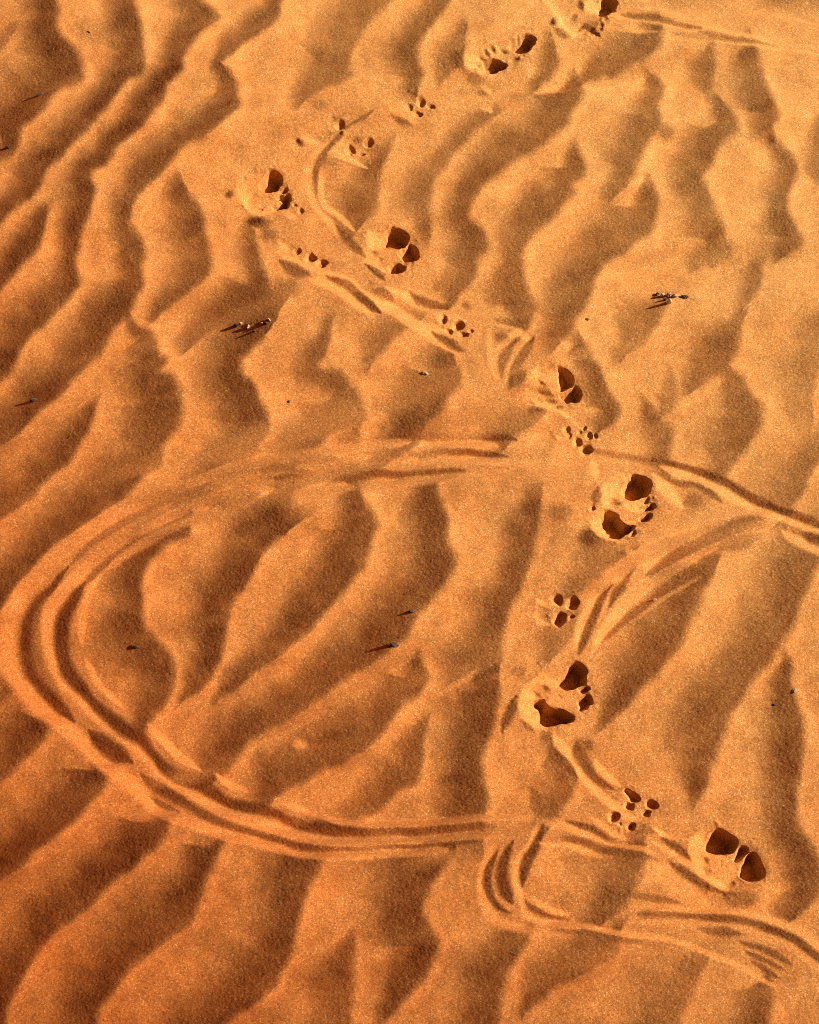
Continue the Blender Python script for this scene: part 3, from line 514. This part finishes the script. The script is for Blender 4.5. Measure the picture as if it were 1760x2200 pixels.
H += CRUMB*(.00010*np.maximum(n2, 0)**2+.00010*np.maximum(n3-.6, 0)**1.5)

# the sheet goes on far beyond: spacing grows outward
def grow(g0, n, f):
    return np.cumsum(g0*f**np.arange(1, n+1))
ext = grow(STEP, 120, 1.085)
gx_ = np.concatenate([X0-ext[::-1], xs, xs[-1]+ext]); gy_ = np.concatenate([Y0-ext[::-1], ys, ys[-1]+ext])
NXA, NYA = len(gx_), len(gy_); E = len(ext)
XA, YA = np.meshgrid(gx_, gy_)
def dune(x, y):
    ph = .9*np.sin(3.1*x+1.7*y+.4)+.7*np.sin(6.3*y-4.1*x+1.2)+.35*np.sin(13*x+17*y)
    a = np.hypot(x, y)
    s = (x*.80-y*.60)*2*np.pi/.105+ph*1.6
    return (.0062*np.sin(s)+.0018*np.sin(2*s+.8))*np.exp(-(a/2.2)**2)+.25*np.sin(.35*x+.6)*np.sin(.28*y+.3)*sstep(2, 14, a)
HA = dune(XA, YA)
ix = np.clip(np.arange(NXA)-E, 0, nx-1); iy = np.clip(np.arange(NYA)-E, 0, ny-1)
Hc = H[np.ix_(iy, ix)]
dx_ = np.maximum(np.maximum(X0-XA, XA-xs[-1]), 0); dy_ = np.maximum(np.maximum(Y0-YA, YA-ys[-1]), 0)
far = np.hypot(dx_, dy_)
inset = np.minimum(np.minimum(XA-X0, xs[-1]-XA), np.minimum(YA-Y0, ys[-1]-YA))
w_in = sstep(-.0, .035, inset)
HA = np.where(far > 0, HA*1.0+Hc*np.exp(-far/.5), Hc+HA*(1-w_in))
gYd, gXd = np.gradient(HA, gy_, gx_)
NRM = np.stack([-gXd, -gYd, np.ones_like(HA)], -1); NRM /= np.linalg.norm(NRM, axis=-1, keepdims=True)

# ---------------------------------------------------------------- which stretch of sand belongs to which print or trail
UA, VA = project(XA, YA, np.where(far > 0, 0, HA))
def cells(A):
    out = np.zeros((NYA-1, NXA-1), np.int32); out[E:E+ny-1, E:E+nx-1] = A[:-1, :-1]; return out
HULL = cells(hull_id); PIT = cells(pit_id)
TRAIL = np.zeros((NYA-1, NXA-1), np.int32)
UC, VC = U[:-1, :-1], V[:-1, :-1]
sub = TRAIL[E:E+ny-1, E:E+nx-1]
for ti, (lab, txts) in enumerate(TRAILS):
    for txt in txts:
        P = curve(parse(txt), 4); b = box(P[:, :2], 60)
        if b is None: continue
        b = (slice(b[0].start, min(b[0].stop, ny-1)), slice(b[1].start, min(b[1].stop, nx-1)))
        d, sd, wd = dist_line(UC[b], VC[b], P)
        m = (d+2*n2[:-1, :-1][b] < wd/2) & (sub[b] == 0)
        sub[b][m] = ti+1
TRAIL[HULL > 0] = 0
def biggest(mask):
    """keep the largest connected stretch only"""
    yy, xx = np.nonzero(mask); y0, y1, x0, x1 = yy.min(), yy.max()+1, xx.min(), xx.max()+1
    m = mask[y0:y1, x0:x1]; todo = m.copy(); best = None
    while todo.any():
        sy, sx = np.argwhere(todo)[0]
        f = np.zeros_like(m); f[sy, sx] = True; n_old = 0
        while True:
            for ax in (0, 1):           # sweep along rows and columns through unbroken runs
                for rev in (False, True):
                    g = np.swapaxes(f, 0, ax) if ax else f; mm = np.swapaxes(m, 0, ax) if ax else m
                    if rev: g = g[::-1]; mm = mm[::-1]
                    cur = g[0].copy()
                    for r in range(1, g.shape[0]):
                        cur = (cur | g[r]) & mm[r]; g[r] |= cur
            n = int(f.sum())
            if n == n_old: break
            n_old = n
        todo &= ~f
        if best is None or n_old > best[0]: best = (n_old, f)
        if best[0] >= todo.sum(): break
    out = np.zeros_like(mask); out[y0:y1, x0:x1] = best[1]
    return out
for ti in range(len(TRAILS)):
    m = TRAIL == ti+1
    if m.any(): TRAIL[m & ~biggest(m)] = 0
for q in range(1, len(PITS)+1):
    m = PIT == q
    if m.any(): PIT[m & ~biggest(m)] = 0
for q in range(1, len(PRINTS)+1):
    m = (HULL == q) & (PIT == 0)
    if m.any():
        drop = m & ~biggest(m); HULL[drop] = 0

# ---------------------------------------------------------------- materials
def mat_new(name):
    m = bpy.data.materials.new(name); m.use_nodes = True
    return m, m.node_tree.nodes, m.node_tree.links, m.node_tree.nodes['Principled BSDF']

def sand_material():
    m, N, L, B = mat_new('sand')
    tc = N.new('ShaderNodeNewGeometry')
    def vor(scale):
        v = N.new('ShaderNodeTexVoronoi'); v.inputs['Scale'].default_value = scale
        L.new(tc.outputs['Position'], v.inputs['Vector']); return v
    def ramp(pts):
        r = N.new('ShaderNodeValToRGB'); e = r.color_ramp.elements
        while len(e) < len(pts): e.new(.5)
        for q, (p, c) in zip(e, pts): q.position = p; q.color = (*c, 1)
        return r
    v1 = vor(1150); v2 = vor(520)
    s1 = N.new('ShaderNodeSeparateColor'); L.new(v1.outputs['Color'], s1.inputs[0])
    s2 = N.new('ShaderNodeSeparateColor'); L.new(v2.outputs['Color'], s2.inputs[0])
    grains = ramp([(0, (.34, .140, .036)), (.12, (.49, .202, .054)), (.5, (.60, .268, .073)), (.90, (.69, .335, .098)), (.98, (.80, .52, .20)), (1, (.92, .72, .42))])
    L.new(s1.outputs[0], grains.inputs[0])
    clump = ramp([(0, (.86, .83, .80)), (.5, (1, 1, 1)), (1, (1.10, 1.12, 1.14))])
    L.new(s2.outputs[0], clump.inputs[0])
    mul = N.new('ShaderNodeMix'); mul.data_type = 'RGBA'; mul.blend_type = 'MULTIPLY'; mul.inputs[0].default_value = 1
    L.new(grains.outputs[0], mul.inputs[6]); L.new(clump.outputs[0], mul.inputs[7])
    nz = N.new('ShaderNodeTexNoise'); nz.inputs['Scale'].default_value = 14; nz.inputs['Detail'].default_value = 6; nz.inputs['Roughness'].default_value = .62
    L.new(tc.outputs['Position'], nz.inputs['Vector'])
    iron = ramp([(.30, (.97, .86, .76)), (.5, (1, 1, 1)), (.72, (1.03, 1.1, 1.16))])
    L.new(nz.outputs[0], iron.inputs[0])
    mul2 = N.new('ShaderNodeMix'); mul2.data_type = 'RGBA'; mul2.blend_type = 'MULTIPLY'; mul2.inputs[0].default_value = .8
    L.new(mul.outputs[2], mul2.inputs[6]); L.new(iron.outputs[0], mul2.inputs[7])
    # light falloff painted into the sand colour: redder, darker lower left, paler upper right
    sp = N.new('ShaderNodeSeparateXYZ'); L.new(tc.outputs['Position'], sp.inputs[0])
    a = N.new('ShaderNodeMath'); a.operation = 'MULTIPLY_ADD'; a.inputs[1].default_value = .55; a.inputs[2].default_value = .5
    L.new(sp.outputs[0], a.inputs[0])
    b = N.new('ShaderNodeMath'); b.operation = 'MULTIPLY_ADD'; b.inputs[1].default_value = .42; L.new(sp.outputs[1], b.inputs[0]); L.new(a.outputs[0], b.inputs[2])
    light_falloff = ramp([(.08, FALLOFF_RED), (.50, (.98, .95, .92)), (.95, (1.08, 1.24, 1.30))]); L.new(b.outputs[0], light_falloff.inputs[0])
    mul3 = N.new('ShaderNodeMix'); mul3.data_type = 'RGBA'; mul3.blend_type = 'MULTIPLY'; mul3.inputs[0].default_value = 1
    L.new(mul2.outputs[2], mul3.inputs[6]); L.new(light_falloff.outputs[0], mul3.inputs[7])
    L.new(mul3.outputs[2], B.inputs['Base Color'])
    B.inputs['Roughness'].default_value = .95; B.inputs['Specular IOR Level'].default_value = .12
    bump = N.new('ShaderNodeBump'); bump.inputs['Strength'].default_value = .10; bump.inputs['Distance'].default_value = .0006
    L.new(s1.outputs[1], bump.inputs['Height']); L.new(bump.outputs[0], B.inputs['Normal'])
    return m

def plain_material(name, c1, c2, rough=.8, scale=180):
    m, N, L, B = mat_new(name)
    g = N.new('ShaderNodeNewGeometry'); z = N.new('ShaderNodeTexNoise'); z.inputs['Scale'].default_value = scale; z.inputs['Detail'].default_value = 5
    L.new(g.outputs['Position'], z.inputs['Vector'])
    r = N.new('ShaderNodeValToRGB'); r.color_ramp.elements[0].position = .35; r.color_ramp.elements[1].position = .65
    r.color_ramp.elements[0].color = (*c1, 1); r.color_ramp.elements[1].color = (*c2, 1)
    L.new(z.outputs[0], r.inputs[0]); L.new(r.outputs[0], B.inputs['Base Color'])
    B.inputs['Roughness'].default_value = rough
    return m

scene = bpy.context.scene
COL = scene.collection
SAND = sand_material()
BARK = plain_material('dry_stem', (.035, .02, .014), (.12, .07, .04))
STRAW = plain_material('dry_husk', (.38, .25, .15), (.80, .66, .48))
DARKSTONE = plain_material('dark_stone', (.05, .03, .025), (.16, .10, .07))
PALESTONE = plain_material('pale_stone', (.35, .22, .12), (.72, .52, .33))

def tag(o, label=None, cat=None, group=None, kind=None):
    if label: o['label'] = label
    if cat: o['category'] = cat
    if group: o['group'] = group
    if kind: o['kind'] = kind
    return o

VID = np.arange(NXA*NYA, dtype=np.int64).reshape(NYA, NXA)
Q0, Q1, Q2, Q3 = VID[:-1, :-1], VID[:-1, 1:], VID[1:, 1:], VID[1:, :-1]
CO = np.stack([XA, YA, HA], -1).reshape(-1, 3); NF = NRM.reshape(-1, 3)

def sheet(name, mask, parent=None):
    quads = np.stack([Q0[mask], Q1[mask], Q2[mask], Q3[mask]], -1)
    used = np.zeros(NXA*NYA, bool); used[quads.ravel()] = True
    idx = np.nonzero(used)[0]; remap = np.zeros(NXA*NYA, np.int32); remap[idx] = np.arange(len(idx))
    q = remap[quads]; co = CO[idx]
    origin = np.zeros(3) if mask.sum() > 400000 else np.array([co[:, 0].mean(), co[:, 1].mean(), co[:, 2].min()])
    if parent is not None: origin = np.array(parent.location)
    me = bpy.data.meshes.new(name)
    me.vertices.add(len(idx)); me.vertices.foreach_set('co', (co-origin).astype(np.float32).ravel())
    me.loops.add(q.size); me.loops.foreach_set('vertex_index', q.astype(np.int32).ravel())
    me.polygons.add(len(q)); me.polygons.foreach_set('loop_start', np.arange(0, q.size, 4, dtype=np.int32))
    me.update(calc_edges=True)
    me.polygons.foreach_set('use_smooth', np.ones(len(q), bool))
    me.normals_split_custom_set_from_vertices(NF[idx].astype(np.float32))
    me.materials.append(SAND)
    o = bpy.data.objects.new(name, me); COL.objects.link(o)
    if parent is None: o.location = origin
    else: o.parent = parent
    return o

tag(sheet('sand', (HULL == 0) & (TRAIL == 0)), kind='structure')
for ti, (lab, txts) in enumerate(TRAILS):
    m = TRAIL == ti+1
    if m.any(): tag(sheet('animal_trail', m), lab, 'trail', 'trails dragged across the sand')
for pi, p in enumerate(PRINTS):
    m = (HULL == pi+1) & (PIT == 0)
    if not m.any(): continue
    e = bpy.data.objects.new(p['kind'], None); e.empty_display_size = .02; COL.objects.link(e)
    e.location = (float(CO[Q0[m], 0].mean()), float(CO[Q0[m], 1].mean()), float(CO[Q0[m], 2].min()))
    sheet('pressed_floor', m, e)
    o = tag(e, p['label'], 'paw print', 'large paw prints' if p['kind'] == 'paw_print' else 'small prints of dimples')
    for q, owner in enumerate(PITS):
        if owner != pi: continue
        mq = (PIT == q+1) & (HULL == pi+1)
        if mq.sum() > 12: sheet('pit', mq, o)

# ---------------------------------------------------------------- dry bits lying on the sand
def ground(px, py):
    d = FWD+((px-880)/FPX)*np.array([1, 0, 0])+((1100-py)/FPX)*UPV
    z = 0.0
    for _ in range(6):
        t = (z-CAM[2])/d[2]; P = CAM+t*d
        i = int(np.clip((P[0]-X0)/STEP, 0, nx-1)); j = int(np.clip((P[1]-Y0)/STEP, 0, ny-1))
        z = float(H[j, i])
    return P[0], P[1], z

def mesh_obj(name, verts, faces, m, parent=None, loc=(0, 0, 0)):
    me = bpy.data.meshes.new(name); me.from_pydata(verts, [], faces); me.update()
    me.polygons.foreach_set('use_smooth', np.ones(len(faces), bool))
    me.materials.append(m)
    o = bpy.data.objects.new(name, me); COL.objects.link(o); o.location = loc
    if parent: o.parent = parent
    return o

def tube(name, pts, rad, m, parent=None, loc=(0, 0, 0), seg=7):
    """a gnarled tapering stem through pts (metres, relative to loc)"""
    P = curve(np.array(pts, float), 4); n = len(P); vs = []; fs = []
    for i in range(n):
        t = P[min(i+1, n-1)]-P[max(i-1, 0)]; t /= np.linalg.norm(t)+1e-12
        a = np.cross(t, [0.13, 0.21, 1]); a /= np.linalg.norm(a)+1e-12; b = np.cross(t, a)
        f = i/(n-1); r = (rad[0]*(1-f)+rad[1]*f)*(1+.28*random.uniform(-1, 1))
        for s in range(seg):
            an = 2*math.pi*s/seg
            vs.append(tuple(P[i]+r*(1+.15*random.uniform(-1, 1))*(math.cos(an)*a+math.sin(an)*b)))
    for i in range(n-1):
        for s in range(seg):
            fs.append((i*seg+s, i*seg+(s+1) % seg, (i+1)*seg+(s+1) % seg, (i+1)*seg+s))
    fs.append(tuple(range(seg))[::-1]); fs.append(tuple(range((n-1)*seg, n*seg)))
    return mesh_obj(name, vs, fs, m, parent, loc)

def lump(name, r, m, parent=None, loc=(0, 0, 0), rough=.3, rot=0):
    """an angular little lump with radii r, sunk a third into the sand"""
    import bmesh
    bm = bmesh.new(); bmesh.ops.create_icosphere(bm, subdivisions=3, radius=1)
    ph = [random.uniform(0, 6) for _ in range(6)]
    for v in bm.verts:
        x, y, z = v.co
        k = 1+rough*(.5*math.sin(2.3*x+ph[0])*math.sin(2.1*y+ph[1])+.35*math.sin(4.1*z+ph[2]+2*x)+.25*math.sin(6.2*y+ph[3])*math.sin(5.3*x+ph[4])+.12*random.uniform(-1, 1))
        x, y, z = x*k*r[0], y*k*r[1], max(z*k*r[2], -.5*r[2])
        v.co = (x*math.cos(rot)-y*math.sin(rot), x*math.sin(rot)+y*math.cos(rot), z)
    me = bpy.data.meshes.new(name); bm.to_mesh(me); bm.free()
    me.materials.append(m)
    o = bpy.data.objects.new(name, me); COL.objects.link(o); o.location = loc
    if parent: o.parent = parent
    return o

PXM = .00058
def rel(o, px, py, up=0.0):
    g = ground(px, py); return (g[0]-o[0], g[1]-o[1], g[2]-o[2]+up*.3)

def twig_thing(name, label, cat, px, py, stems, husks, group=None):
    o = ground(px, py)
    e = bpy.data.objects.new(name, None); e.empty_display_size = .01; COL.objects.link(e); e.location = o
    tag(e, label, cat, group)
    for pts, rad, pale in stems:
        tube('stem', [rel(o, *p) for p in pts], rad, STRAW if pale else BARK, e)
    for (hx, hy, up, rx, ry, rz, rot, pale) in husks:
        lump('husk', (rx, ry, rz), STRAW if pale else BARK, e, rel(o, hx, hy, up), .55, rot)
    return e

mm = .001
twig_thing('dry_sprig', 'dark dry sprig with pale crumbs and a bent root, right half of the sand', 'twig', 1435, 645,
 [([(1398, 634, .004), (1418, 640, .005), (1438, 643, .0045), (1460, 642, .003), (1478, 641, .004), (1506, 646, .001)], (1.1*mm, .6*mm), False),
  ([(1420, 640, .003), (1432, 630, .008), (1437, 622, .010)], (.9*mm, .5*mm), False),
  ([(1436, 645, .004), (1441, 652, .011), (1446, 663, .000)], (1.3*mm, .8*mm), False),
  ([(1430, 640, .005), (1443, 631, .007), (1455, 634, .003)], (.8*mm, .5*mm), True),
  ([(1405, 636, .005), (1420, 632, .009), (1436, 636, .006)], (.9*mm, .7*mm), True),
  ([(1466, 636, .003), (1480, 634, .007), (1494, 643, .002)], (.9*mm, .4*mm), True)],
 [(1424, 636, .006, 3.2*mm, 2.4*mm, 2.6*mm, .3, True), (1436, 634, .007, 3.0*mm, 2.6*mm, 2.8*mm, 1.0, True), (1450, 637, .004, 4.2*mm, 2.6*mm, 2.4*mm, .2, True),
  (1413, 633, .005, 2.6*mm, 1.8*mm, 2.2*mm, .6, False), (1471, 638, .003, 4.4*mm, 2.2*mm, 2.0*mm, -.4, False), (1438, 650, .005, 3.4*mm, 3.0*mm, 4.5*mm, .1, True), (1430, 644, .003, 2.2*mm, 1.5*mm, 2.4*mm, 0, False)])
twig_thing('dry_sprig', 'dark dry sprig with curled rootlets below and a bright tip, left half of the sand', 'twig', 535, 700,
 [([(505, 700, .003), (522, 695, .006), (545, 692, .007), (562, 690, .005), (580, 694, .003)], (1.2*mm, .8*mm), False),
  ([(553, 691, .006), (555, 686, .009)], (.9*mm, .7*mm), False),
  ([(528, 706, .004), (520, 714, .005), (508, 718, .003)], (1.0*mm, .7*mm), False),
  ([(532, 712, .005), (528, 720, .005), (518, 726, .002)], (1.0*mm, .8*mm), False),
  ([(536, 708, .004), (534, 716, .006), (542, 718, .004), (549, 712, .003)], (1.0*mm, .6*mm), False),
  ([(522, 700, .006), (532, 704, .007), (540, 708, .003)], (.8*mm, .6*mm), True)],
 [(517, 696, .005, 2.2*mm, 1.4*mm, 1.6*mm, .3, True), (533, 703, .005, 2.4*mm, 1.6*mm, 1.8*mm, .8, True), (562, 696, .003, 2.2*mm, 1.6*mm, 1.8*mm, .2, True),
  (578, 688, .002, 3.2*mm, 1.4*mm, 1.4*mm, -.6, True), (572, 695, .002, 3.2*mm, 2.0*mm, 2.0*mm, 0, False), (507, 701, .004, 3.4*mm, 2.0*mm, 3.0*mm, .3, False), (546, 712, .002, 2.6*mm, 1.6*mm, 1.6*mm, .4, False)])

STONES = [  # sheet x, y, radii in mm, pale?, label
 (88, 203, 5.5, 3.0, 4.2, 0, "dark stone with a pale flank near the upper left edge, its shadow pointing left"),
 (20, 316, 4.5, 2.2, 3.0, 0, "half-buried dark stone touching the left edge of the sand"),
 (74, 860, 5.5, 3.2, 4.5, 0, "black stone on the leftmost ripples below the left sprig"),
 (915, 803, 4.0, 2.8, 3.6, 1, "small pale chip with a dark shadow above the upper return of the loop"),
 (886, 1313, 4.6, 2.6, 4.4, 0, "upper of the two dark stones near the middle of the sand, on a dark ripple"),
 (846, 1386, 6.2, 3.6, 5.4, 0, "lower and blacker of the two stones near the middle of the sand"),
 (290, 1389, 4.2, 2.2, 3.6, 0, "dark stone inside the bend of the looping track"),
 (1261, 686, 3.0, 1.8, 1.8, 0, "tiny dark stone left of the right-hand sprig"),
 (620, 863, 2.0, 1.6, 1.4, 0, "speck of dark stone below the left sprig in open sand"),
 (1707, 1484, 2.0, 3.0, 1.8, 1, "pale chip at the right edge beside the steep ripple"),
 (1664, 1514, 2.0, 1.6, 1.6, 0, "dark speck near the right edge just below a pale chip"),
 (1408, 1289, 2.4, 2.0, 2.0, 1, "pale crumb lying in the lower flank of the forked track"),
]
for (px, py, rx, ry, rz, pale, lab) in STONES:
    g = ground(px, py)
    lump_o = lump('pebble', (rx*mm, ry*mm, (.26*rz+.4)*mm), PALESTONE if pale else DARKSTONE, None, (g[0], g[1], g[2]+rz*mm*.05), .45, random.uniform(-.4, .4))
    tag(lump_o, lab, 'pebble', 'pebbles strewn on the sand')
TWIGS = [
 ([(294, 598, .001), (303, 596, .003), (312, 600, .002), (320, 597, .001)], .7, 1, "short pale bent twig above the left sprig"),
 ([(575, 953, .001), (582, 957, .002), (592, 959, .001), (600, 962, .0005)], .5, 0, "thin dark twig lying above the middle return of the loop"),
 ([(168, 54, .001), (174, 56, .002), (181, 59, .001)], .7, 0, "dark seed-like twig near the top left corner"),
 ([(189, 67, .001), (194, 71, .001)], .6, 0, "tiny dark twig just below the seed-like one near the top left corner"),
 ([(362, 382, .0005), (376, 386, .002), (388, 391, .0005)], .5, 0, "faint thin twig left of the ragged paw print"),
 ([(696, 655, .0005), (702, 659, .0015), (712, 656, .0005)], .5, 0, "curved hair-thin twig below the twin grooves"),
]
for pts, r, pale, lab in TWIGS:
    o = ground(pts[0][0], pts[0][1])
    tag(tube('twig', [rel(o, *p) for p in pts], (r*mm, r*.6*mm), STRAW if pale else BARK, None, o), lab, 'twig', 'loose bits of twig')

# ---------------------------------------------------------------- camera, sun and sky
cam = bpy.data.cameras.new('camera'); co = bpy.data.objects.new('camera', cam); COL.objects.link(co)
co.location = CAM; co.rotation_euler = (math.pi/2-PITCH, 0, 0)
cam.sensor_fit = 'VERTICAL'; cam.sensor_height = 24; cam.lens = 12/math.tan(FHALF)
cam.clip_start = .05; cam.clip_end = 500
scene.camera = co
sun = bpy.data.lights.new('sun', 'SUN'); so = bpy.data.objects.new('sun', sun); COL.objects.link(so)
sun.energy = SUN_E; sun.angle = R(.55); sun.color = SUN_C
so.rotation_euler = (0, R(90)-SUN_EL, SUN_AZ); so.location = (2, .5, 1)
world = bpy.data.worlds.new('World'); scene.world = world; world.use_nodes = True
wn, wl = world.node_tree.nodes, world.node_tree.links
sky = wn.new('ShaderNodeTexSky'); sky.sky_type = 'NISHITA'; sky.sun_disc = False
sky.sun_elevation = SUN_EL; sky.sun_rotation = R(90)-SUN_AZ; sky.dust_density = 4
tint = wn.new('ShaderNodeMix'); tint.data_type = 'RGBA'; tint.blend_type = 'MULTIPLY'; tint.inputs[0].default_value = 1
tint.inputs[7].default_value = (*SKY_TINT, 1)
wl.new(sky.outputs[0], tint.inputs[6]); wl.new(tint.outputs[2], wn['Background'].inputs[0])
wn['Background'].inputs[1].default_value = SKY_E
scene.view_settings.view_transform = 'Standard'; scene.view_settings.look = 'None'
scene.view_settings.exposure = EXPOSURE; scene.view_settings.gamma = 1
scene.cycles.max_bounces = 4; scene.cycles.diffuse_bounces = 1
scene.cycles.use_denoising = False; scene.cycles.filter_width = 1.0
